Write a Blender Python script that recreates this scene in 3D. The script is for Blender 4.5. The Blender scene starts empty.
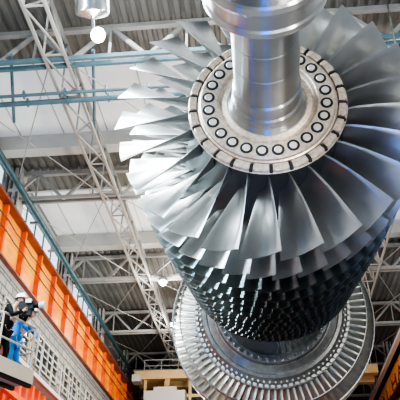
import bpy, bmesh, math, random
from mathutils import Vector, Matrix
random.seed(7)
PI = math.pi
COL = bpy.context.scene.collection
# ------------------------------------------------------------------ camera
F = 680.0
PITCH = math.atan(412 / F)
YAW = math.atan(77 / F * math.cos(PITCH))
sp, cp, sy, cy = math.sin(PITCH), math.cos(PITCH), math.sin(YAW), math.cos(YAW)
CR = Vector((cy, sy, 0)); CU = Vector((sy * sp, -cy * sp, cp)); CF = Vector((-sy * cp, cy * cp, sp))
CAM = Vector((0, 0, 1.6))
cd = bpy.data.cameras.new('camera'); cam = bpy.data.objects.new('camera', cd); COL.objects.link(cam)
cd.sensor_width = 36; cd.lens = 36 * F / 400; cd.clip_end = 300; cd.clip_start = .05
M = Matrix((CR, CU, -CF)).transposed().to_4x4(); M.translation = CAM
cam.matrix_world = M
bpy.context.scene.camera = cam

def ray(px, py, x=None, y=None, z=None):
    """point of the hall on plane x=, y= or z= seen at a place of the photograph (used for measuring)"""
    d = CR * ((px - 200) / F) + CU * ((200 - py) / F) + CF
    if x is not None: t = (x - CAM.x) / d.x
    elif y is not None: t = (y - CAM.y) / d.y
    else: t = (z - CAM.z) / d.z
    return CAM + d * t

# ------------------------------------------------------------------ materials
def mat(name, col, rough=.5, metal=0., noise=0., nscale=8., bump=0., emit=None, estr=0., col2=None, spec=None):
    m = bpy.data.materials.new(name); m.use_nodes = True
    nt = m.node_tree; b = nt.nodes['Principled BSDF']
    b.inputs['Base Color'].default_value = (*col, 1); b.inputs['Roughness'].default_value = rough
    b.inputs['Metallic'].default_value = metal
    if spec is not None: b.inputs['Specular IOR Level'].default_value = spec
    if noise or bump:
        tc = nt.nodes.new('ShaderNodeTexCoord'); n = nt.nodes.new('ShaderNodeTexNoise')
        n.inputs['Scale'].default_value = nscale; n.inputs['Detail'].default_value = 5
        nt.links.new(tc.outputs['Object'], n.inputs['Vector'])
        if noise:
            r = nt.nodes.new('ShaderNodeValToRGB')
            c2 = col2 or tuple(c * (1 - noise) for c in col)
            r.color_ramp.elements[0].color = (*c2, 1); r.color_ramp.elements[1].color = (*col, 1)
            r.color_ramp.elements[0].position = .35; r.color_ramp.elements[1].position = .62
            nt.links.new(n.outputs['Fac'], r.inputs['Fac']); nt.links.new(r.outputs['Color'], b.inputs['Base Color'])
        if bump:
            bp = nt.nodes.new('ShaderNodeBump'); bp.inputs['Strength'].default_value = bump; bp.inputs['Distance'].default_value = .02
            nt.links.new(n.outputs['Fac'], bp.inputs['Height']); nt.links.new(bp.outputs['Normal'], b.inputs['Normal'])
    if emit:
        b.inputs['Emission Color'].default_value = (*emit, 1); b.inputs['Emission Strength'].default_value = estr
    return m

def block_mat():
    m = mat('concrete_blocks', (.5, .49, .46), .85)
    nt = m.node_tree; b = nt.nodes['Principled BSDF']
    tc = nt.nodes.new('ShaderNodeTexCoord'); mp = nt.nodes.new('ShaderNodeMapping')
    mp.inputs['Rotation'].default_value = (PI / 2, 0, PI / 2)
    sx = nt.nodes.new('ShaderNodeSeparateXYZ'); cx = nt.nodes.new('ShaderNodeCombineXYZ')
    nt.links.new(tc.outputs['Object'], sx.inputs[0])
    nt.links.new(sx.outputs['Y'], cx.inputs['X']); nt.links.new(sx.outputs['Z'], cx.inputs['Y'])
    br = nt.nodes.new('ShaderNodeTexBrick'); br.inputs['Scale'].default_value = 1
    br.inputs['Brick Width'].default_value = .62; br.inputs['Row Height'].default_value = .31
    br.inputs['Mortar Size'].default_value = .03
    br.inputs['Color1'].default_value = (.33, .325, .31, 1); br.inputs['Color2'].default_value = (.24, .235, .23, 1)
    br.inputs['Mortar'].default_value = (.09, .088, .085, 1)
    nt.links.new(cx.outputs[0], br.inputs['Vector']); nt.links.new(br.outputs['Color'], b.inputs['Base Color'])
    return m

MT = dict(
    shaft=mat('ground_steel', (.47, .47, .46), .3, 1, noise=.12, nscale=3),
    collar=mat('polished_steel', (.58, .58, .56), .28, 1),
    disc=mat('disc_steel', (.88, .75, .60), .42, .7, noise=.28, nscale=26, bump=.08),
    nut=mat('nut_steel', (.90, .80, .67), .42, .6),
    dark=mat('dark_gap', (.035, .035, .035), .6, .3),
    blade=mat('blade_steel', (.52, .525, .51), .32, .92, noise=.12, nscale=4),
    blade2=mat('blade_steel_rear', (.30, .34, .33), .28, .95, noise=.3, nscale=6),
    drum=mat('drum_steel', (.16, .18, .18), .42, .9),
    tdisc=mat('turbine_disc_steel', (.40, .40, .385), .3, .9, noise=.25, nscale=9),
    tblade=mat('turbine_blade_steel', (.74, .74, .69), .36, .85, noise=.15, nscale=9),
    deck=mat('roof_deck', (.20, .196, .182), .6, .2, noise=.2, nscale=.6),
    truss=mat('truss_paint', (.34, .34, .325), .5, 0, noise=.12, nscale=2),
    bluepipe=mat('blue_pipe_paint', (.11, .20, .235), .45, 0, noise=.2, nscale=3),
    teal=mat('teal_duct_paint', (.05, .11, .135), .4, 0, noise=.2, nscale=3),
    sky=mat('skylight_sheet', (.6, .6, .6), .6, 0, emit=(.92, .95, 1), estr=.23, noise=.08, nscale=.8),
    beamwhite=mat('white_beam_paint', (.48, .48, .465), .6, 0, noise=.1, nscale=1),
    orange=mat('orange_girder_paint', (1.0, .44, .03), .28, 0, noise=.3, nscale=.9, col2=(.9, .22, .012)),
    orange2=mat('orange_stiffener_paint', (.78, .13, .01), .4, 0, noise=.25, nscale=2),
    redpanel=mat('red_orange_panel_paint', (.75, .12, .04), .42, 0, noise=.25, nscale=1.5),
    redflange=mat('dark_red_flange_paint', (.22, .065, .045), .5, 0, noise=.3, nscale=2),
    block=block_mat(),
    white=mat('white_rail_paint', (.52, .51, .48), .5, 0),
    beige=mat('beige_rail_paint', (.46, .40, .31), .5, 0),
    crane=mat('crane_beige_paint', (.66, .47, .22), .5, 0, noise=.15, nscale=2),
    floorm=mat('floor_concrete', (.16, .16, .155), .55, 0, noise=.2, nscale=.5),
    bluefloor=mat('blue_floor_paint', (.006, .17, .85), .5, 0),  # for the added floor strips that the rotor reflects
    wall=mat('wall_plaster', (.36, .36, .35), .8, 0, noise=.12, nscale=.7),
    glass=mat('window_sheet', (.5, .55, .6), .3, 0, emit=(.72, .88, 1), estr=.9),
    darkglass=mat('dark_pane', (.03, .035, .04), .15, 0),
    lamp=mat('lamp_glow', (1, 1, 1), .4, 0, emit=(.95, 1, .95), estr=14),
    lampwarm=mat('lamp_glow_warm', (1, 1, 1), .4, 0, emit=(1, .93, .82), estr=16),
    housing=mat('lamp_housing_aluminium', (.66, .69, .70), .25, 1),
    jacket=mat('black_jacket_cloth', (.010, .013, .013), .9, spec=.15), stripe=mat('pale_reflective_tape', (.6, .62, .6), .5),
    bluecloth=mat('blue_work_cloth', (.02, .22, .62), .8), skin=mat('skin', (.62, .36, .26), .55),
    helmet=mat('white_helmet_shell', (.82, .83, .84), .3), cambody=mat('black_camera_body', (.008, .008, .009), .5, spec=.2),
    cable=mat('black_cable', (.03, .03, .03), .6),
    ink=mat('black_stencil_paint', (.03, .02, .015), .7),
    boot=mat('boot_leather', (.06, .05, .045), .7),
)

def brushed(m, an=.9, rot=0.):
    nt = m.node_tree; b = nt.nodes['Principled BSDF']
    t = nt.nodes.new('ShaderNodeTangent'); t.direction_type = 'RADIAL'; t.axis = 'Y'
    b.inputs['Anisotropic'].default_value = an; b.inputs['Anisotropic Rotation'].default_value = rot
    nt.links.new(t.outputs[0], b.inputs['Tangent'])
brushed(MT['shaft'], 1, .25); brushed(MT['collar'], .95, .25)
# ------------------------------------------------------------------ mesh helpers
def link(name, bm, m, parent=None, smooth=False, loc=None, ang=32):
    me = bpy.data.meshes.new(name)
    bmesh.ops.recalc_face_normals(bm, faces=bm.faces)
    bm.to_mesh(me); bm.free()
    me.materials.append(MT[m])
    if smooth:
        for p in me.polygons: p.use_smooth = True
        me.set_sharp_from_angle(angle=math.radians(ang))
    o = bpy.data.objects.new(name, me); COL.objects.link(o)
    if parent: o.parent = parent
    if loc is not None: o.location = loc
    return o

def tag(o, label=None, cat=None, group=None, kind=None):
    if label: o['label'] = label
    if cat: o['category'] = cat
    if group: o['group'] = group
    if kind: o['kind'] = kind
    return o

def empty(name, loc, label, cat, group=None):
    o = bpy.data.objects.new(name, None); COL.objects.link(o); o.location = loc; o.empty_display_size = .2
    return tag(o, label, cat, group)

def box(bm, c, d, mtx=None):
    c = Vector(c); vs = []
    for i in (-1, 1):
        for j in (-1, 1):
            for k in (-1, 1):
                v = Vector((i * d[0] / 2, j * d[1] / 2, k * d[2] / 2))
                if mtx: v = mtx @ v
                vs.append(bm.verts.new(c + v))
    for f in ((0, 1, 3, 2), (4, 6, 7, 5), (0, 4, 5, 1), (2, 3, 7, 6), (0, 2, 6, 4), (1, 5, 7, 3)):
        bm.faces.new([vs[i] for i in f])

def frame(d, up=Vector((0, 0, 1))):
    d = d.normalized()
    if abs(d.dot(up)) > .98: up = Vector((0, 1, 0))
    a = d.cross(up).normalized(); b = a.cross(d)
    return a, b

def bar(bm, p, q, w, h=None, up=Vector((0, 0, 1))):
    p, q = Vector(p), Vector(q); h = h or w
    a, b = frame(q - p, up); vs = []
    for e in (p, q):
        for i, j in ((-1, -1), (1, -1), (1, 1), (-1, 1)):
            vs.append(bm.verts.new(e + a * i * w / 2 + b * j * h / 2))
    bm.faces.new(vs[3::-1]); bm.faces.new(vs[4:])
    for i in range(4): bm.faces.new((vs[i], vs[(i + 1) % 4], vs[4 + (i + 1) % 4], vs[4 + i]))

def tube(bm, pts, r, n=8):
    pts = [Vector(p) for p in pts]; rings = []
    for i, p in enumerate(pts):
        d = pts[min(i + 1, len(pts) - 1)] - pts[max(i - 1, 0)]
        a, b = frame(d)
        rr = r[i] if isinstance(r, (list, tuple)) else r
        rings.append([bm.verts.new(p + (a * math.cos(t) + b * math.sin(t)) * rr) for t in [2 * PI * k / n for k in range(n)]])
    for u, v in zip(rings, rings[1:]):
        for k in range(n): bm.faces.new((u[k], u[(k + 1) % n], v[(k + 1) % n], v[k]))
    bm.faces.new(rings[0][::-1]); bm.faces.new(rings[-1])

def lathe(bm, prof, n=128, closed=False):
    """revolve (s, r) about the local Y axis"""
    rings = []
    for s, r in prof:
        rings.append([bm.verts.new((r * math.cos(2 * PI * k / n), s, r * math.sin(2 * PI * k / n))) for k in range(n)])
    L = list(zip(rings, rings[1:])) + ([(rings[-1], rings[0])] if closed else [])
    for u, v in L:
        for k in range(n): bm.faces.new((u[k], u[(k + 1) % n], v[(k + 1) % n], v[k]))
    if not closed:
        bm.faces.new(rings[0]); bm.faces.new(rings[-1][::-1])

def ellipsoid(bm, c, r, seg=16, rings=10, mtx=None):
    mm = Matrix.Translation(c) @ (mtx or Matrix.Identity(4)) @ Matrix.Diagonal((*r, 1))
    bmesh.ops.create_uvsphere(bm, u_segments=seg, v_segments=rings, radius=1, matrix=mm)

# ================================================================== THE ROTOR
S = .85
axis = Vector((.00411, .99751, .07038)).normalized()
rotor = empty('turbine_rotor', CAM + Vector((.16374, 5.65083, 4.60952)),
              'huge bladed steel gas turbine rotor hanging lengthwise in the middle of the hall', 'turbine rotor')
ax_x = axis.cross(Vector((0, 0, 1))).normalized(); ax_z = ax_x.cross(axis)
R3 = Matrix((ax_x, axis, ax_z)).transposed()
rotor.rotation_euler = R3.to_euler()

def P(*pr): return [(s * S, r * S) for s, r in pr]
# shaft
bm = bmesh.new()
lathe(bm, P((-3.9, .0), (-3.9, .36), (-3.86, .39), (-2.62, .39), (-2.6, .41), (-2.3, .41), (-1.92, .40), (-1.9, .375), (-1.32, .375), (-1.31, .37),
            (-1.30, .37), (-1.29, .375), (-.9, .38), (-.89, .374), (-.88, .374), (-.87, .38), (-.42, .385), (-.40, .41), (-.30, .415), (-.28, .40), (-.19, .405), (-.17, .43),
            (-.11, .435), (-.09, .425), (-.05, .44), (.0, .48), (.03, .50), (.05, .3)), 128)
link('shaft', bm, 'shaft', rotor, True, ang=4)
# coupling collar on the shaft
bm = bmesh.new()
lathe(bm, P((-2.44, .40), (-2.46, .43), (-2.44, .455), (-2.36, .46), (-2.33, .48), (-2.32, .60), (-2.30, .625), (-2.24, .635), (-2.20, .625), (-2.18, .61),
            (-2.0, .605), (-1.98, .625), (-1.93, .63), (-1.90, .615), (-1.88, .59), (-1.87, .42), (-1.9, .38)), 128, True)
collar = link('coupling_collar', bm, 'collar', rotor, True, ang=8)
bm = bmesh.new(); box(bm, (.388 * S, -1.74 * S, 0), (.014, .03, .022))
sl = link('lock_screw', bm, 'nut', collar)
for k in range(1, 30):
    o = sl.copy(); COL.objects.link(o); o.rotation_euler = (0, 2 * PI * k / 30, 0)
# front disc
bm = bmesh.new()
lathe(bm, P((.02, .44), (.0, .50), (.015, .56), (.03, .575), (.02, .59), (.0, .60), (-.03, .615), (-.04, .63), (-.04, .825), (-.025, .84), (.01, .845), (.02, .865), (.06, .87), (.07, .90),
            (.05, .985), (.06, .995), (.07, .995), (.07, .5)), 160, True)
disc = link('front_disc', bm, 'disc', rotor, True, ang=12)
bm = bmesh.new()
# one nut in its dark annular seat
def nut_geo():
    bm = bmesh.new()
    c = Vector((.73 * S, -.04 * S, 0))
    n = 20
    def rg(r, y): return [bm.verts.new(c + Vector((r * math.cos(2 * PI * k / n), y, r * math.sin(2 * PI * k / n)))) for k in range(n)]
    A = [rg(.047 * S, .0), rg(.047 * S, -.008), rg(.041 * S, -.012), rg(.024 * S, -.012), rg(.022 * S, -.010)]
    for u, v in zip(A, A[1:]):
        for k in range(n): bm.faces.new((u[k], u[(k + 1) % n], v[(k + 1) % n], v[k]))
    bm.faces.new(A[-1])
    return bm
def seat_geo():
    bm = bmesh.new(); c = Vector((.73 * S, -.04 * S, 0)); n = 24
    def rg(r, y): return [bm.verts.new(c + Vector((r * math.cos(2 * PI * k / n), y, r * math.sin(2 * PI * k / n)))) for k in range(n)]
    A = [rg(.078 * S, .002), rg(.077 * S, -.003), rg(.045 * S, -.003), rg(.044 * S, .002)]
    for u, v in zip(A, A[1:]):
        for k in range(n): bm.faces.new((u[k], u[(k + 1) % n], v[(k + 1) % n], v[k]))
    return bm
nut0 = link('nut', nut_geo(), 'nut', disc, True); seat0 = link('nut_seat', seat_geo(), 'dark', disc, True)
for k in range(24):
    a = 2 * PI * (k + .5) / 24
    for q in (nut0, seat0):
        o = q if k == 0 else q.copy()
        if k: COL.objects.link(o)
        o.rotation_euler = (0, -a, 0)
# blade root blocks on the rim
def sector(bm, r0, r1, s0, s1, a0, a1, n=6, bev=.012):
    V = {}
    for i in range(n + 1):
        a = a0 + (a1 - a0) * i / n
        e = bev if i in (0, n) else 0
        for j, (s, r) in enumerate(((s1, r0), (s0 + e, r0), (s0, r0 + bev), (s0, r1 - bev - e), (s0 + bev, r1 - e), (s1, r1))):
            V[i, j] = bm.verts.new((r * S * math.cos(a), s * S, r * S * math.sin(a)))
    for i in range(n):
        for j in range(5): bm.faces.new((V[i, j], V[i + 1, j], V[i + 1, j + 1], V[i, j + 1]))
    bm.faces.new([V[0, j] for j in range(6)]); bm.faces.new([V[n, j] for j in range(6)][::-1])
NB = 25
bm = bmesh.new(); w = 2 * PI / NB
sector(bm, .885, .982, .005, .09, -w * .40, w * .40)
rb0 = link('root_block', bm, 'disc', disc, True)
bm = bmesh.new(); sector(bm, .88, .99, .03, .09, w * .42, w * .58, 2, .004)
gp0 = link('root_gap', bm, 'dark', disc)
for k in range(NB):
    a = w * (k + .25)
    for q in (rb0, gp0):
        o = q if k == 0 else q.copy()
        if k: COL.objects.link(o)
        o.rotation_euler = (0, -a, 0)

# compressor drum
ROWS = [  # s_mid, r_root, r_tip, count, chord_root, chord_tip, stagger_root, stagger_tip
    (.29, 1.0, 1.95, 25, .42, .60, 14, 57),
    (1.02, 1.13, 1.935, 37, .34, .44, 30, 60),
    (1.62, 1.24, 1.91, 49, .27, .34, 32, 58),
    (2.10, 1.31, 1.885, 60, .22, .28, 34, 57),
    (2.50, 1.35, 1.86, 68, .2, .25, 36, 56),
]
for i in range(8):
    ROWS.append((2.86 + .315 * i, 1.385 + .012 * i, 1.835 - .028 * i, 74 + 2 * i, .18, .215, 38, 55))
bm = bmesh.new()
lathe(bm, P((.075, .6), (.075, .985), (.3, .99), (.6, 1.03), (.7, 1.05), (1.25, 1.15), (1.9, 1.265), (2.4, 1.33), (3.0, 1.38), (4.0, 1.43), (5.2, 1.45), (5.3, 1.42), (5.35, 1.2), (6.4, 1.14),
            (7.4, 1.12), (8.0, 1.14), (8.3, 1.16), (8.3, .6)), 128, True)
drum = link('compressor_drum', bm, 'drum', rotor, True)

def add_blade(bm, row, phi, nr, nc, th=.045, camb=.10):
    sm, r0, r1, n, c0, c1, g0, g1 = row
    V = []
    for i in range(nr + 1):
        u = i / nr; r = r0 - .01 + (r1 - r0 + .01) * u
        c = c0 + (c1 - c0) * (u ** .8); g = math.radians(g0 + (g1 - g0) * (u ** .75))
        cam_ = camb * (1 - .62 * u); t0 = th * (1 - .6 * u)
        ring = []
        for side in (1, -1):
            rng = range(nc + 1) if side == 1 else range(nc - 1, 0, -1)
            for j in rng:
                x = j / nc - .5
                z = cam_ * (1 - 4 * x * x) + side * t0 * (math.sqrt(max(0, x + .5)) * (1 - (x + .5)) * 1.5 + (.42 if x < -.49 else .22 if x < 0 else .12))
                axl = x * c * math.cos(g) + z * c * math.sin(g)
                tan = -x * c * math.sin(g) + z * c * math.cos(g)
                a = phi + tan / r
                ring.append(bm.verts.new((r * S * math.cos(a), (sm + axl) * S, r * S * math.sin(a))))
        V.append(ring)
    m_ = len(V[0])
    for a, b in zip(V, V[1:]):
        for k in range(m_): bm.faces.new((a[k], a[(k + 1) % m_], b[(k + 1) % m_], b[k]))
    bm.faces.new(V[-1]); bm.faces.new(V[0][::-1])

# which of the third row show largest: the ones on the lower side
def blades(row, idx, name, m, parent, ks, nr, nc, ph0=0, th=.045, camb=.10):
    bm = bmesh.new(); add_blade(bm, row, 0, nr, nc, th, camb)
    first = None
    for k in ks:
        if first is None: o = first = link(name, bm, m, parent, True, ang=28)
        else:
            o = first.copy(); COL.objects.link(o)
        o.rotation_euler = (0, -(ph0 + 2 * PI * k / row[3]), 0)
blades(ROWS[0], 0, 'compressor_blade', 'blade', disc, range(25), 20, 16, ph0=.09, camb=.15, th=.05)
blades(ROWS[1], 1, 'compressor_blade', 'blade', drum, range(37), 10, 8, ph0=.03)
order = sorted(range(49), key=lambda k: math.sin(2 * PI * k / 49 + .05))
blades(ROWS[2], 2, 'compressor_blade', 'blade2', drum, order[:38], 8, 8, ph0=.05)
bm = bmesh.new()
for k in order[38:]: add_blade(bm, ROWS[2], .05 + 2 * PI * k / 49, 6, 6)
for i, row in enumerate(ROWS[3:]):
    off = random.random()
    for k in range(row[3]): add_blade(bm, row, off + 2 * PI * k / row[3], 4, 4, .07, .12)
o = link('rear_compressor_blading', bm, 'blade2', drum, True); tag(o, kind='stuff')

# turbine end
bm = bmesh.new()
lathe(bm, P((8.02, 1.10), (8.0, 1.16), (8.0, 1.30), (8.05, 1.33), (8.10, 1.34), (8.10, 1.36), (8.20, 1.46), (8.22, 1.50), (8.18, 1.53), (8.18, 1.60), (8.24, 1.62), (8.3, 1.68), (8.32, 1.70), (8.36, 1.74),
            (8.36, 1.80), (8.9, 1.84), (8.9, 1.2)), 160, True)
tdisc = link('turbine_disc', bm, 'tdisc', rotor, True)
bm = bmesh.new()
def coupling_bolt():
    bm = bmesh.new(); c = Vector((1.23 * S, 8.0 * S, 0)); n = 8; R_ = []
    for r, y in ((.042, 0), (.042, -.05), (.03, -.06), (.02, -.09)):
        R_.append([bm.verts.new(c + Vector((r * S * math.cos(2 * PI * k / n), y * S, r * S * math.sin(2 * PI * k / n)))) for k in range(n)])
    for u, v in zip(R_, R_[1:]):
        for k in range(n): bm.faces.new((u[k], u[(k + 1) % n], v[(k + 1) % n], v[k]))
    bm.faces.new(R_[-1]); return bm
cb = link('coupling_bolt', coupling_bolt(), 'tdisc', tdisc, True)
for k in range(48):
    o = cb if k == 0 else cb.copy()
    if k: COL.objects.link(o)
    o.rotation_euler = (0, 2 * PI * k / 48, 0)
NT = 82
bm = bmesh.new()                       # fir-tree rim of teeth: pattern of the rim
for k in range(NT):
    a = 2 * PI * k / NT; w = 2 * PI / NT
    sector(bm, 1.725, 1.80, 8.30, 8.37, a - w * .3, a + w * .3, 2, .012)
    sector(bm, 1.655, 1.70, 8.25, 8.33, a + w * .3, a + w * .62, 2, .008)
link('toothed_rim', bm, 'tblade', tdisc)
T1 = (8.52, 1.80, 2.17, NT, .17, .17, 48, 42)
T2 = (9.15, 1.86, 2.42, 84, .20, .20, 30, 40)
T3 = (9.95, 1.92, 2.62, 80, .26, .24, 26, 58)
blades(T1, 0, 'turbine_blade', 'tblade', tdisc, range(NT), 5, 8, th=.26, camb=.1)
o2 = sorted(range(84), key=lambda k: math.sin(2 * PI * k / 84))
bm = bmesh.new()
lathe(bm, P((8.88, 1.5), (8.9, 1.86), (9.6, 1.9), (9.62, 1.94), (10.3, 1.96), (10.3, 1.2), (10.6, .6), (12, .5), (12, .0), (8.9, .0)), 128, True)
t2d = link('rear_turbine_disc', bm, 'tdisc', rotor, True)
blades(T2, 0, 'turbine_blade', 'tblade', t2d, o2[:18], 4, 6, th=.10, camb=.2)
bm = bmesh.new()
for k in o2[18:]: add_blade(bm, T2, 2 * PI * k / 84, 4, 6, .1, .2)
T3 = (9.75, 1.92, 2.44, 78, .30, .34, 40, 62)
for k in range(78): add_blade(bm, T3, 2 * PI * k / 78, 4, 6, .1, .15)
tag(link('rear_turbine_blading', bm, 'tblade', t2d, True), kind='stuff')
bm = bmesh.new()
lathe(bm, P((9.02, 2.41), (9.02, 2.435), (9.3, 2.445), (9.3, 2.42)), 160, True)
link('shroud_ring', bm, 'tdisc', t2d, True)
bm = bmesh.new(); lathe(bm, P((8.44, 2.165), (8.44, 2.185), (8.62, 2.195), (8.62, 2.17)), 160, True)
link('shroud_ring', bm, 'tdisc', tdisc, True)

# ================================================================== THE HALL
XL, XR = -8.0, 6.75
Y0, Y1 = -6.0, 62.0
ZG0, ZG1 = 1.6 + 8 * 1.194, 1.6 + 8 * 1.42          # crane girder bottom / top
ZLC, ZUC, ZD = 14.6, 15.75, 15.95                   # truss chords, roof deck
XLU, XRU = -9.2, 7.95                               # upper walls stand back behind the girders
def struct(name, bm, m, smooth=False):
    return tag(link(name, bm, m, None, smooth), kind='structure')
bm = bmesh.new(); box(bm, ((XLU + XRU) / 2, (Y0 + Y1) / 2, -.1), (XRU - XLU + 1, Y1 - Y0, .2)); struct('floor', bm, 'floorm')
bm = bmesh.new(); box(bm, (-.05, .0, .004), (1.4, 8.5, .008)); o = struct('trim_1', bm, 'bluefloor')  # unseen blue strip, added so the shaft reflects a blue stripe
bm = bmesh.new(); box(bm, (-5.4, 6, .004), (.9, 22, .008)); o = struct('trim_2', bm, 'bluefloor')  # second unseen blue strip, added for blue reflections
# lower left wall of blocks, gallery below
ZGAL = 1.6 + 7.72 * .888
bm = bmesh.new(); box(bm, (XL - .35, (Y0 + Y1) / 2, (ZGAL + ZG0) / 2 + .1), (.3, Y1 - Y0, ZG0 - ZGAL + .2))
struct('wall_left', bm, 'block')
# ribbed red-orange panels under the gallery
bm = bmesh.new(); box(bm, (XL - .35, (Y0 + 12) / 2, ZGAL / 2), (.3, 12 - Y0, ZGAL)); struct('wall_left_near', bm, 'wall')
bm = bmesh.new(); y = 12.; X_ = XL - .2
prof = [(0, 0), (.28, 0), (.34, .16), (.56, .16), (.62, 0)]
pts = []
while y < Y1:
    for dy, dx in prof: pts.append((y + dy, X_ + dx))
    y += .66
for (a, xa), (b, xb) in zip(pts, pts[1:]):
    bm.faces.new([bm.verts.new(v) for v in ((xa, a, 0), (xb, b, 0), (xb, b, ZGAL - .1), (xa, a, ZGAL - .1))])
struct('wall_left_lower', bm, 'redpanel')
bm = bmesh.new(); box(bm, (XR + .35, (Y0 + Y1) / 2, ZG0 / 2), (.3, Y1 - Y0, ZG0)); struct('wall_right', bm, 'block')
bm = bmesh.new(); box(bm, ((XLU + XRU) / 2, Y1, ZD / 2), (XRU - XLU, .3, ZD)); struct('wall_far', bm, 'wall')
for nm, x in (('wall_left_upper', XLU - .1), ('wall_right_upper', XRU + .1)):
    bm = bmesh.new(); box(bm, (x, (Y0 + Y1) / 2, (ZG0 + ZD) / 2), (.2, Y1 - Y0, ZD - ZG0 + .6)); struct(nm, bm, 'wall')
# ledges closing the set-back behind the girders
for nm, xa, xb in (('trim_3', XLU, XL - .3), ('trim_4', XR + .3, XRU)):
    bm = bmesh.new(); box(bm, ((xa + xb) / 2, (Y0 + Y1) / 2, ZG0 - .1), (abs(xb - xa) + .3, Y1 - Y0, .15)); struct(nm, bm, 'wall')

# roof deck: ribbed sheet, with openings for the skylights
SKY = [(5.0, 10.5), (15.0, 19.3), (22.3, 26.9)]
bm = bmesh.new()
def ribs(y0, y1, z):
    x = XLU; P_ = []
    while x < XRU:
        for dx, dz in ((0, 0), (.13, 0), (.17, .07), (.26, .07), (.30, 0)): P_.append((x + dx, z + dz))
        x += .30
    for (a, za), (b, zb) in zip(P_, P_[1:]):
        if abs(a - b) < 1e-6: continue
        bm.faces.new([bm.verts.new(v) for v in ((a, y0, za), (b, y0, zb), (b, y1, zb), (a, y1, za))])
ys = [Y0] + [v for s in SKY for v in s] + [Y1]
for a, b in zip(ys[::2], ys[1::2]): ribs(a, b, ZD)
struct('ceiling', bm, 'deck')
for i, (a, b) in enumerate(SKY):
    bm = bmesh.new()
    box(bm, ((XLU + XRU) / 2, (a + b) / 2, ZD + .5), (XRU - XLU, b - a, .04))
    o = struct('window_%d' % (i + 1), bm, 'sky')
    bm = bmesh.new()   # curb around the opening and the glazing bars
    box(bm, ((XLU + XRU) / 2, a, ZD + .25), (XRU - XLU, .12, .55)); box(bm, ((XLU + XRU) / 2, b + .1, ZD + .1), (XRU - XLU, .5, .6))
    o2_ = link('window_frame', bm, 'beamwhite', o)
    bm = bmesh.new()
    x = XLU + .8
    while x < XRU:
        box(bm, (x, (a + b) / 2, ZD + .465), (.035, b - a, .03)); x += 1.6
    link('glazing_bar', bm, 'beamwhite', o)

# roof trusses
TY = [13.65, 20.8, 28.0, 34.8, 41.8, 48.8, 55.8]
WHERE = ['nearest roof truss, crossing at the very top of the picture above the large skylight',
         'second roof truss, crossing beyond the large skylight, left of the first blade row',
         'third roof truss, pale double chord just beyond the second skylight',
         'fourth roof truss, behind the upper of the two small ceiling lamps',
         'fifth roof truss, near the lower of the two small ceiling lamps',
         'sixth roof truss, dim, high above the beige crane bridge',
         'farthest dim roof truss, just above the beige crane bridge']
for i, y in enumerate(TY):
    t = empty('roof_truss', (0, y, ZLC), 'steel ' + WHERE[i], 'truss', 'steel trusses across the hall roof')
    bm = bmesh.new()
    for dy in ((-.14, .14) if i != 0 else (-.1, .16)):
        bar(bm, (XLU, dy, 0), (XRU, dy, 0), .09, .13)
    link('lower_chord', bm, 'truss' if i else 'bluepipe', t)
    bm = bmesh.new(); bar(bm, (XLU, 0, ZUC - ZLC), (XRU, 0, ZUC - ZLC), .16, .14); link('upper_chord', bm, 'truss', t)
    bm = bmesh.new()
    n = 8; wx = (XRU - XLU) / n
    for k in range(n):
        xa = XLU + k * wx
        bar(bm, (xa, 0, 0), (xa + wx / 2, 0, ZUC - ZLC), .10); bar(bm, (xa + wx / 2, 0, ZUC - ZLC), (xa + wx, 0, 0), .10)
        bar(bm, (xa + wx / 2, 0, 0), (xa + wx / 2, 0, ZUC - ZLC), .06)
    link('web', bm, 'truss', t)
# longitudinal lattice girders
for xc, lb in ((-5.25, 'left lattice girder running the length of the roof beneath the skylights'),
               (4.9, 'right lattice girder running the length of the roof, behind the rotor')):
    t = empty('lattice_girder', (xc, 0, ZLC), lb, 'lattice girder')
    bm = bmesh.new()
    for dx in (-.29, .29): bar(bm, (dx, 8, -.12), (dx, Y1 - .3, -.12), .075)
    link('lower_chord', bm, 'truss', t)
    bm = bmesh.new(); bar(bm, (0, 8, 1.1), (0, Y1 - .3, 1.1), .09); link('upper_chord', bm, 'truss', t)
    bm = bmesh.new(); y = 8.; st = 1.75
    k = 0
    while y < Y1 - st:
        for dx in (-.29, .29):
            bar(bm, (dx, y, -.12), (0, y + st / 2, 1.1), .055); bar(bm, (0, y + st / 2, 1.1), (dx, y + st, -.12), .055)
        bar(bm, (-.29, y, -.12), (.29, y + st, -.12), .045); bar(bm, (-.29, y, -.12), (.29, y, -.12), .045)
        y += st
    link('web', bm, 'truss', t)
# horizontal bracing rods in plan between trusses
for (ya, yb), m, lb in zip(zip(TY[:-1], TY[1:]), ['truss'] * 6,
        ['thin cross bracing rods under the large skylight', 'cross bracing rods under the second skylight', 'cross bracing rods in the third roof bay, beyond both skylights',
         'cross bracing rods in the fourth roof bay, by the upper small lamp', 'cross bracing rods in the fifth roof bay, by the lower small lamp', 'cross bracing rods in the farthest roof bay above the crane bridge']):
    bm = bmesh.new()
    for xa, xb in ((XLU + .2, -5.5), (-5.0, 0), (0, 4.7), (5.1, XRU - .2)):
        tube(bm, [(xa, ya, ZLC), (xb, yb, ZLC)], .018, 5); tube(bm, [(xb, ya, ZLC), (xa, yb, ZLC)], .018, 5)
    tag(link('roof_bracing', bm, m), lb, 'bracing', 'bracing rods of the roof')
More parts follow.
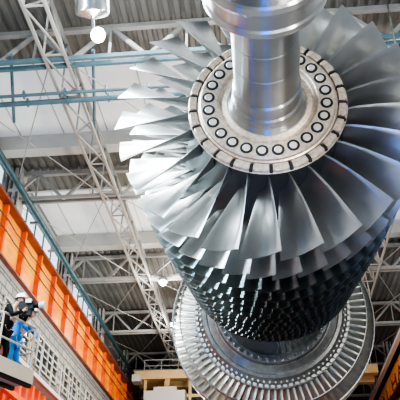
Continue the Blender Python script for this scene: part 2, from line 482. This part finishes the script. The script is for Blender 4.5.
# blue pipes hanging below the large skylight
for k, (py, r, lb) in enumerate(((97, .05, 'thin blue pipe crossing under the large skylight, the higher of two'), (105, .08, 'thick blue pipe crossing under the large skylight, the lower of two'))):
    c = ray(0, py, z=14.3)
    bm = bmesh.new(); tube(bm, [(-8.05, c.y, 14.3), (XRU, c.y, 14.3)], r, 10)
    pr = tag(link('blue_pipe', bm, 'bluepipe', None, True), lb, 'pipe', 'blue pipes under the skylight')
    bm = bmesh.new(); box(bm, (0, 0, .02), (.05, .18, .2)); q0 = link('pipe_clamp', bm, 'bluepipe', pr)
    for j in range(12):
        o = q0 if j == 0 else q0.copy()
        if j: COL.objects.link(o)
        o.location = (-7.7 + 1.2 * j, c.y, 14.3)
for (a, b), lb in zip((((11, 55), (14, 122)), ((93, 50), (95, 132))), ('blue strut under the large skylight near the left edge of the picture', 'blue strut under the large skylight below the silver lamp housing')):
    bm = bmesh.new(); tube(bm, [ray(*a, z=14.8), ray(*b, z=14.8)], .05, 8)
    tag(link('blue_strut', bm, 'bluepipe', None, True), lb, 'strut')

# crane runway girders
def girder(x, sgn, label, z0, H):
    """sgn=+1: face looks to +x"""
    g = empty('crane_girder', (x, 0, z0), label, 'crane girder')
    ya = 16.; ym = (ya + Y1 - .3) / 2; L = Y1 - .3 - ya
    bm = bmesh.new(); box(bm, (-sgn * .22, ym, H / 2), (.05, L, H)); link('web_plate', bm, 'orange', g)
    bm = bmesh.new(); box(bm, (-sgn * .12, ym, H + .03), (.42, L, .10)); link('top_flange', bm, 'redflange', g)
    bm = bmesh.new(); box(bm, (-sgn * .14, ym, .0), (.30, L, .06)); link('bottom_flange', bm, 'redflange', g)
    bm = bmesh.new(); box(bm, (-sgn * .11, 0, H / 2), (.2, .12, H - .04)); q0 = link('stiffener_rib', bm, 'orange2', g)
    for j in range(26):
        o = q0 if j == 0 else q0.copy()
        if j: COL.objects.link(o)
        o.location = (0 if sgn > 0 else .24, ya + .5 + 1.85 * j, 0)
    bm = bmesh.new(); box(bm, (-sgn * .12, ym, H + .14), (.08, L, .14)); link('crane_rail', bm, 'teal', g)
    if sgn < 0:
        bm = bmesh.new(); box(bm, (-.07, ym, H + .06), (.46, L, .16)); link('walkway_strip', bm, 'white', g)
    return g
gl = girder(XL, 1, 'orange ribbed crane runway girder along the left wall', ZG0, ZG1 - ZG0)
gr = girder(XR, -1, 'orange crane runway girder at the right edge, with black stencilled letters', 11.6, 1.36)
# cables slung along the girder face
for k, (dz, lb) in enumerate(((.55, 'upper of two dark cables along the left orange girder'), (.95, 'lower of two dark cables along the left orange girder'))):
    bm = bmesh.new(); pts = []
    for j in range(60):
        y = 12 + j * .8; pts.append((XL + .03, y, ZG1 - dz - .08 * abs(math.sin(j * PI / 2 * .98))))
    tube(bm, pts, .022, 5)
    tag(link('girder_cable', bm, 'cable'), lb, 'cable', 'cables along the orange girder')
# black stencilled strokes on the right girder
LET = {'H': ((0, 0, 0, 1), (.6, 0, .6, 1), (0, .5, .6, .5)), 'A': ((0, 0, .3, 1), (.3, 1, .6, 0), (.15, .4, .45, .4)),
       'I': ((.3, 0, .3, 1),), 'L': ((0, 0, 0, 1), (0, 0, .6, 0))}
yy = 46.
for ch in 'HIALHA':
    bm = bmesh.new()
    for a, b, c_, d in LET[ch]:
        bar(bm, (0, -a * 2.0, b * .62), (0, -c_ * 2.0, d * .62), .02, .09, up=Vector((1, 0, 0)))
    o = link('stencilled_letter', bm, 'ink', gr); o.location = (.185, yy, .30)
    yy -= 2.0

# columns and upper windows, left and right
for i, y in enumerate(TY):
    for x, side in ((-8.9, 'left'), (7.6, 'right')):
        bm = bmesh.new()
        box(bm, (x, y, (ZG0 + ZD) / 2), (.14, .5, ZD - ZG0)); box(bm, (x - .2, y, (ZG0 + ZD) / 2), (.05, .6, ZD - ZG0)); box(bm, (x + .2, y, (ZG0 + ZD) / 2), (.05, .6, ZD - ZG0))
        struct('column_' + side, bm, 'beamwhite')
n = 3
for x, sg in ((XLU, 1), (XRU, -1)):
    for ya, yb in list(zip(TY[:-1], TY[1:]))[:3]:
        bm = bmesh.new(); box(bm, (x + sg * .02, (ya + yb) / 2, 14.35), (.04, yb - ya - 1.6, 2.2)); o = struct('window_%d' % n, bm, 'glass'); n += 1
        bm = bmesh.new(); L = yb - ya - 1.6
        for j in range(6): box(bm, (x + sg * .06, ya + .8 + L * j / 5, 14.35), (.06, .07, 2.2))
        for zz in (13.25, 14.35, 15.45): box(bm, (x + sg * .06, (ya + yb) / 2, zz), (.06, L, .07))
        link('window_frame', bm, 'bluepipe', o)
# teal duct above the left girder
d0 = ray(0, 154, x=-8.3)
bm = bmesh.new(); tube(bm, [(-8.3, 6, d0.z), (-8.3, 60, d0.z)], .11, 12)
dp = tag(link('teal_pipe', bm, 'teal', None, True), 'dark teal pipe running lengthwise above the left orange girder', 'pipe')
bm = bmesh.new(); box(bm, (-8.5, 0, d0.z), (.5, .06, .10)); q0 = link('pipe_bracket', bm, 'truss', dp)
for j in range(18):
    o = q0 if j == 0 else q0.copy()
    if j: COL.objects.link(o)
    o.location = (0, 15 + 2.4 * j, 0)

# gallery with railing and windows on the left wall
gal = empty('gallery', (XL, 0, ZGAL), 'white edged gallery with a pipe railing along the block wall on the left', 'gallery')
bm = bmesh.new(); box(bm, (.0, (Y0 + Y1) / 2, -.02), (.5, Y1 - Y0, .05)); link('deck', bm, 'wall', gal)
bm = bmesh.new(); box(bm, (.27, (Y0 + Y1) / 2, .0), (.05, Y1 - Y0, .14)); link('edge_beam', bm, 'white', gal)
bm = bmesh.new()
for zz in (.55, 1.1): tube(bm, [(.25, 8, zz), (.25, 58, zz)], .028, 6)
link('handrail', bm, 'white', gal)
bm = bmesh.new(); tube(bm, [(0, 0, 0), (0, 0, 1.1)], .025, 6); q0 = link('railing_post', bm, 'white', gal)
for j in range(32):
    o = q0 if j == 0 else q0.copy()
    if j: COL.objects.link(o)
    o.location = (.25, 15 + 1.25 * j, 0)
for j in range(8):
    yc = 17.2 + j * 3.6; bm = bmesh.new()
    box(bm, (XL - .19, yc, ZGAL + 1.25), (.04, 2.6, 1.1)); o = struct('window_%d' % n, bm, 'darkglass'); n += 1
    bm = bmesh.new()
    for q in range(5): box(bm, (XL - .15, yc - 1.3 + .65 * q, ZGAL + 1.25), (.06, .05, 1.2))
    for q in range(3): box(bm, (XL - .15, yc, ZGAL + .7 + .55 * q), (.06, 2.69, .05))
    link('window_frame', bm, 'white', o)
# beam line along the panels
bm = bmesh.new(); box(bm, (XL + .06, (Y0 + Y1) / 2, ZGAL - 1.0), (.16, Y1 - Y0, .18))
tag(link('red_rail_beam', bm, 'redpanel'), 'red horizontal beam over the ribbed orange panels below the gallery', 'beam')

# ceiling lamps
def lamp(px, py, z, r, lb, housing, m, e, group=None):
    c = ray(px, py, z=z)
    t = empty('ceiling_lamp', c, lb, 'lamp', group)
    bm = bmesh.new(); ellipsoid(bm, (0, 0, 0), (r, r, r * 1.15)); link('bulb', bm, m, t, True)
    bm = bmesh.new()
    if housing:
        n_ = 32; R_ = []
        for rr, zz in ((.05, .5), (.38, .62), (.40, .66), (.40, 2.3), (.36, 2.4), (.05, 2.44)):
            R_.append([bm.verts.new((rr * math.cos(2 * PI * k / n_), rr * math.sin(2 * PI * k / n_), zz)) for k in range(n_)])
        for u, v in zip(R_, R_[1:]):
            for k in range(n_): bm.faces.new((u[k], u[(k + 1) % n_], v[(k + 1) % n_], v[k]))
        tube(bm, [(0, 0, .1), (0, 0, .6)], .04, 8)
    else:
        n_ = 20; R_ = []
        for rr, zz in ((r * 1.5, 0), (r * 1.3, r * .9), (r * .5, r * 1.8), (.03, r * 2), (.02, ZD - z)):
            R_.append([bm.verts.new((rr * math.cos(2 * PI * k / n_), rr * math.sin(2 * PI * k / n_), zz)) for k in range(n_)])
        for u, v in zip(R_, R_[1:]):
            for k in range(n_): bm.faces.new((u[k], u[(k + 1) % n_], v[(k + 1) % n_], v[k]))
    ho = link('housing', bm, 'housing', t, True)
    if housing: ho.rotation_euler = (math.radians(30), 0, 0); ho.location = (-.12, .1, -.05)
    ld = bpy.data.lights.new('lamp_light', 'POINT'); ld.energy = e; ld.color = (1, .97, .92); ld.shadow_soft_size = r * 1.2
    lo = bpy.data.objects.new('lamp_light', ld); COL.objects.link(lo); lo.parent = t; lo.location = (0, 0, -r * 1.8)
lamp(98, 35, 13.2, .17, 'glowing greenish-white bulb under a large silver cylindrical housing, upper left', True, 'lamp', 350)
lamp(399, 62, 13.0, .27, 'very bright lamp at the right edge beside the upper blades', False, 'lampwarm', 900)
lamp(163, 282, 14.2, .15, 'upper of two small bright ceiling lamps left of the rotor', False, 'lampwarm', 350, )
lamp(174, 324, 14.2, .15, 'lower of two small bright ceiling lamps left of the rotor', False, 'lampwarm', 350, )

# crane bridge far down the hall
YB = 38.6
cb_ = empty('crane_bridge', (0, YB, ZG1), 'beige overhead crane bridge far down the hall, with cab frames', 'crane')
bm = bmesh.new(); box(bm, (-.6, 0, .35), (XR - XL - .9, .6, .5)); box(bm, (-.6, 1.6, .35), (XR - XL - .9, .5, .6)); link('bridge_beam', bm, 'crane', cb_)
bm = bmesh.new()
for x in (-6.9, -5.7, -4.3, -3.2): bar(bm, (x, 0, .1), (x, 0, -2.3), .16)
for zz in (-.85, -1.6, -2.3): bar(bm, (-6.9, 0, zz), (-3.2, 0, zz), .18)
link('cab_frame', bm, 'crane', cb_)
bm = bmesh.new()
for x in [-7 + 1.0 * j for j in range(14)]: bar(bm, (x, 0, .6), (x, 0, 1.3), .05)
bar(bm, (-7, 0, 1.3), (6, 0, 1.3), .06); bar(bm, (-7, 0, .95), (6, 0, .95), .05)
link('railing', bm, 'truss', cb_)
bm = bmesh.new(); box(bm, (-7.35, -.2, .1), (.5, .8, .4)); link('end_truck', bm, 'white', cb_)
# white hoist cab hanging under the bridge
c = ray(166, 395, y=YB - .6)
bm = bmesh.new(); box(bm, (c.x, c.y, c.z - .9), (2.3, 1.2, 2.0)); box(bm, (c.x, c.y, c.z + .2), (1.3, .9, .3))
hc = link('hoist_cab', bm, 'white', cb_, loc=(0, -YB, -ZG1)); hc['label'] = 'white hoist cab'
bm = bmesh.new(); bar(bm, (c.x, c.y + .3, c.z + .3), (c.x, c.y + .6, ZG1 + .2), .3); link('hanger', bm, 'crane', hc)

# ================================================================== LIFT BASKET AND PEOPLE
fp = ray(-4, 373, y=13.0)                      # between the feet
bas = empty('lift_platform', (fp.x, fp.y, fp.z), 'beige work platform basket with pipe rails at the lower left edge', 'lift platform')
bx0, bx1, by0, by1 = -1.5, .42, -.6, .62; bas.rotation_euler = (0, 0, math.radians(-20))
bm = bmesh.new(); box(bm, ((bx0 + bx1) / 2, (by0 + by1) / 2, -.06), (bx1 - bx0, by1 - by0, .12))
box(bm, ((bx0 + bx1) / 2, by0 - .01, .02), (bx1 - bx0 + .04, .03, .30)); box(bm, (bx1 + .01, (by0 + by1) / 2, .02), (.03, by1 - by0, .30))
link('floor_tray', bm, 'beige', bas)
bm = bmesh.new()
for q in range(5): box(bm, (bx0 + .2 + .42 * q, (by0 + by1) / 2, -.15), (.07, by1 - by0, .09))
link('under_ribs', bm, 'cambody', bas)
bm = bmesh.new()
for zz in (.55, 1.05): tube(bm, [(bx0, by0, zz), (bx1 - .12, by0, zz), (bx1, by0 + .12, zz), (bx1, by1 - .1, zz), (bx1 - .1, by1, zz), (bx0, by1, zz)], .024, 8)
link('guard_rail', bm, 'beige', bas, True)
pm = bmesh.new(); tube(pm, [(0, 0, 0), (0, 0, 1.05)], .022, 8)
p0 = link('rail_post', pm, 'beige', bas, True); p0.location = (bx1, by0 + .1, 0)
for q in ((bx1, by1 - .1, 0), (bx1 - .75, by0, 0), (bx0, by0, 0), (bx1 - .75, by1, 0), (bx0, by1, 0)):
    o = p0.copy(); COL.objects.link(o); o.location = q
bm = bmesh.new(); bar(bm, (bx0 + .6, 0, -.15), (bx0 + .3, .2, -.9), .3); bar(bm, (bx0 + .3, .2, -.8), (bx0 - .2, 1.2, -fp.z + .5), .28); box(bm, (bx0 - .2, 1.2, -fp.z + .35), (1.6, 2.4, .7))
link('boom', bm, 'orange2', bas)

def skin(name, joints, edges, m, parent, sub=2):
    """joints: {name:(pos, radius)}; the surface is grown around the joint chain"""
    me = bpy.data.meshes.new(name); ks = list(joints)
    me.from_pydata([joints[k][0] for k in ks], [(ks.index(a), ks.index(b)) for a, b in edges], [])
    me.materials.append(MT[m])
    o = bpy.data.objects.new(name, me); COL.objects.link(o); o.parent = parent
    md = o.modifiers.new('skin', 'SKIN'); md.use_smooth_shade = True
    for i, k in enumerate(ks):
        r = joints[k][1]; r = r if isinstance(r, tuple) else (r, r)
        me.skin_vertices[0].data[i].radius = r
    me.skin_vertices[0].data[0].use_root = True
    s = o.modifiers.new('sub', 'SUBSURF'); s.levels = sub; s.render_levels = sub
    return o

def person(loc, rz, lean, label, top, legs, sc, arms):
    t = empty('person', loc, label, 'person'); t.rotation_euler = (0, 0, rz); t.scale = (sc,) * 3
    # faces local +x ; lean shifts the upper body forward
    L = lean
    hip = (.0, 0, .92); chest = (L * .55, 0, 1.28); neck = (L * .8, 0, 1.47); head = (L + .05, 0, 1.62)
    J = dict(hip=(hip, (.14, .16)), waist=((L * .25, 0, 1.08), (.12, .15)), chest=(chest, (.13, .18)), neck=(neck, .06), skull=((head[0], 0, head[2] - .02), (.085, .08)), crown=((head[0] - .005, 0, head[2] + .07), (.07, .07)))
    E = [('hip', 'waist'), ('waist', 'chest'), ('chest', 'neck'), ('neck', 'skull'), ('skull', 'crown')]
    for sd, nm in ((1, 'l'), (-1, 'r')):
        kx = .07 if sd > 0 else -.02
        J['h' + nm] = ((0, sd * .09, .86), .10); J['k' + nm] = ((kx + .04, sd * .12, .48), .065); J['a' + nm] = ((kx - .02, sd * .13, .10), .045); J['t' + nm] = ((kx + .14, sd * .14, .04), .04)
        E += [('hip', 'h' + nm), ('h' + nm, 'k' + nm), ('k' + nm, 'a' + nm), ('a' + nm, 't' + nm)]
        sh, el, wr = arms[sd]
        J['s' + nm] = ((chest[0] + .02, sd * .19, 1.40), .065); J['e' + nm] = (el, .048); J['w' + nm] = (wr, .034)
        J['p' + nm] = (tuple(Vector(wr) + (Vector(wr) - Vector(el)).normalized() * .07), (.028, .04))
        E += [('chest', 's' + nm), ('s' + nm, 'e' + nm), ('e' + nm, 'w' + nm), ('w' + nm, 'p' + nm)]
    body = skin('body', J, E, 'skin', t)
    # clothing: slightly larger surfaces
    K = {k: (v[0], tuple(r * 1.16 for r in (v[1] if isinstance(v[1], tuple) else (v[1], v[1])))) for k, v in J.items()}
    def sub(keys, pairs, name, m):
        return skin(name, {k: K[k] for k in keys}, pairs, m, t)
    sub(['chest', 'waist', 'hip', 'sl', 'el', 'wl', 'sr', 'er', 'wr'], [('chest', 'waist'), ('waist', 'hip'), ('chest', 'sl'), ('sl', 'el'), ('el', 'wl'), ('chest', 'sr'), ('sr', 'er'), ('er', 'wr')], 'jacket', top)
    sub(['hip', 'hl', 'kl', 'al', 'hr', 'kr', 'ar'], [('hip', 'hl'), ('hl', 'kl'), ('kl', 'al'), ('hip', 'hr'), ('hr', 'kr'), ('kr', 'ar')], 'trousers', legs)
    for sd, nm in ((1, 'l'), (-1, 'r')):
        bm = bmesh.new(); a = Vector(J['a' + nm][0])
        ellipsoid(bm, a + Vector((.07, 0, -.045)), (.15, .06, .05)); ellipsoid(bm, a + Vector((-.01, 0, .0)), (.065, .06, .09)); link('boot', bm, 'boot', t, True)
        # fingers closed around what is held
        pz = Vector(J['p' + nm][0]); d = (pz - Vector(J['w' + nm][0])).normalized(); up = Vector((0, 0, 1)); sidev = d.cross(up).normalized()
        bm = bmesh.new()
        for f in range(4):
            b0 = pz + up * (.027 - .018 * f) - d * .01; ln = (.036, .042, .039, .030)[f]
            tube(bm, [b0, b0 + d * ln, b0 + d * (ln + .018) - sidev * sd * .02, b0 + d * (ln + .006) - sidev * sd * .042], [.010, .0095, .009, .007], 7)
        b0 = pz - d * .045 + up * .03; tube(bm, [b0, b0 + d * .03 + up * .024 - sidev * sd * .012, b0 + d * .06 + up * .024 - sidev * sd * .02], [.012, .011, .008], 7)
        link('fingers', bm, 'skin', body, True)
    # face
    h = Vector(head)
    bm = bmesh.new(); ellipsoid(bm, h + Vector((.0, 0, -.005)), (.098, .075, .115)); ellipsoid(bm, h + Vector((.10, 0, -.015)), (.02, .013, .022)); ellipsoid(bm, h + Vector((.07, 0, -.085)), (.03, .035, .025))
    for sd in (1, -1): ellipsoid(bm, h + Vector((-.005, sd * .077, -.01)), (.02, .01, .03))
    link('face', bm, 'skin', body, True)
    bm = bmesh.new()
    for sd in (1, -1): ellipsoid(bm, h + Vector((.088, sd * .03, .012)), (.01, .014, .008))
    link('eyes', bm, 'cambody', body, True)
    bm = bmesh.new(); ellipsoid(bm, h + Vector((.093, 0, -.055)), (.008, .026, .006)); link('mouth', bm, 'redflange', body, True)
    bm = bmesh.new(); ellipsoid(bm, h + Vector((-.03, 0, .0)), (.088, .082, .105)); link('hair', bm, 'boot', body, True)
    # helmet: half shell with brim
    bm = bmesh.new(); n_ = 24; R_ = []
    for zz, rr in ((.03, .137), (.035, .128), (.06, .125), (.10, .112), (.14, .085), (.165, .05), (.172, .01)):
        R_.append([bm.verts.new(h + Vector((rr * 1.08 * math.cos(2 * PI * k / n_) + (.045 * max(0, math.cos(2 * PI * k / n_)) if zz < .033 else 0), rr * .95 * math.sin(2 * PI * k / n_), zz))) for k in range(n_)])
    for u, v in zip(R_, R_[1:]):
        for k in range(n_): bm.faces.new((u[k], u[(k + 1) % n_], v[(k + 1) % n_], v[k]))
    bm.faces.new(R_[-1])
    ellipsoid(bm, h + Vector((0, 0, .165)), (.11, .015, .018))
    link('helmet', bm, 'helmet', t, True)
    return t, h, J

p1, h1, J1 = person((fp.x + .08, fp.y - .2, fp.z + .01), math.radians(-8), .30, 'person in black jacket and white helmet filming with a black camera on the platform', 'jacket', 'jacket', .89,
                    {1: (None, (.34, .30, 1.18), (.52, .12, 1.36)), -1: (None, (.36, -.30, 1.14), (.50, -.10, 1.30))})
# reflective tape on the jacket
bm = bmesh.new()
for sd in (1, -1):
    tube(bm, [(.02, sd * .10, 1.02), (.06, sd * .15, 1.2), (.10, sd * .16, 1.38), (.14, sd * .10, 1.475)], .018, 6)
    tube(bm, [(.235, sd * .10, 1.15), (.27, sd * .12, 1.25), (.275, sd * .11, 1.36)], .02, 6)
link('reflective_tape', bm, 'stripe', p1, True)
cam0 = empty('video_camera', p1.location + Vector((.48, -.05, 1.30)), 'black shoulder camera with pale lens hood held by the person in black', 'camera')
bm = bmesh.new(); box(bm, (-.02, 0, 0), (.30, .13, .17)); box(bm, (-.05, 0, .12), (.2, .05, .05)); box(bm, (-.02, 0, -.15), (.22, .10, .14)); link('camera_body', bm, 'cambody', cam0)
bm = bmesh.new()
tube(bm, [(.12, 0, .01), (.26, 0, .01)], .06, 14); link('lens', bm, 'cambody', cam0, True)
bm = bmesh.new(); tube(bm, [(.24, 0, .01), (.36, 0, .01)], [.065, .075], 14); link('lens_hood', bm, 'stripe', cam0, True)
bm = bmesh.new(); box(bm, (.04, -.10, .07), (.12, .05, .08)); link('viewfinder', bm, 'stripe', cam0)

p2, h2, J2 = person((fp.x + .1, fp.y + .40, fp.z + .01), math.radians(-4), .34, 'person in blue work clothes and white helmet leaning on the rail behind the filming person', 'bluecloth', 'bluecloth', .86,
                    {1: (None, (.50, .25, 1.12), (.46, .12, 1.0)), -1: (None, (.44, -.26, 1.08), (.40, -.28, 1.03))})

# ================================================================== LIGHT
w = bpy.data.worlds.new('world'); bpy.context.scene.world = w; w.use_nodes = True
w.node_tree.nodes['Background'].inputs[0].default_value = (.78, .80, .82, 1); w.node_tree.nodes['Background'].inputs[1].default_value = .25
def area(name, loc, tgt, sx, sy_, e, col=(1, 1, 1)):
    l = bpy.data.lights.new(name, 'AREA'); l.shape = 'RECTANGLE'; l.size = sx; l.size_y = sy_; l.energy = e; l.color = col
    o = bpy.data.objects.new(name, l); COL.objects.link(o); o.location = loc
    o.rotation_euler = (Vector(tgt) - Vector(loc)).to_track_quat('-Z', 'Y').to_euler()
area('window_daylight', (-7.6, 7, 10.5), (0, 7, 6), 10, 2, 1100, (.80, .93, 1))  # unseen cool fill added to brighten the left blades
for k in range(4):
    area('high_window_light', (-7.8, -4 + 3.0 * k, 10.5), (0, 5, 6), .8, 5.5, 450, ((.85, .95, 1), (.30, .62, 1), (.9, .96, 1), (.35, .68, 1))[k])  # unseen light strips added for streaks on the blades, two tinted blue
area('overhead_skylight', (-3.5, 7.5, 15.6), (-2.5, 7.5, 0), 5, 3, 1100, (.84, .95, 1))
area('skylight_daylight', (-2, 17, 15.3), (-1, 17, 0), 12, 4, 800, (.92, .96, 1))
area('entrance_daylight', (4.0, -5, 7.0), (0, 6, 6), 2.5, 4, 240, (1, .95, .9))  # unseen fill added for the front disc and right blades
area('floor_bounce', (0, 20, 3), (0, 22, 16), 12, 12, 80, (1, .97, .92))
area('girder_light', (1, 24, 7), (-8, 25, 12), 6, 1.5, 1300, (1, .93, .8))  # fill added to brighten the left girder face
area('floor_light', (3.0, 0, 3.2), (0, .5, 0), 1.5, 1.5, 1700, (1, 1, 1))  # added lamp that brightens the blue floor strip for its reflection
area('girder_light', (-1, 26, 7), (7, 27, 12), 6, 1.5, 500, (1, .93, .8))  # fill added to brighten the right girder face
sc = bpy.context.scene
sc.view_settings.view_transform = 'AgX'
sc.view_settings.look = 'AgX - High Contrast'
sc.view_settings.exposure = .2
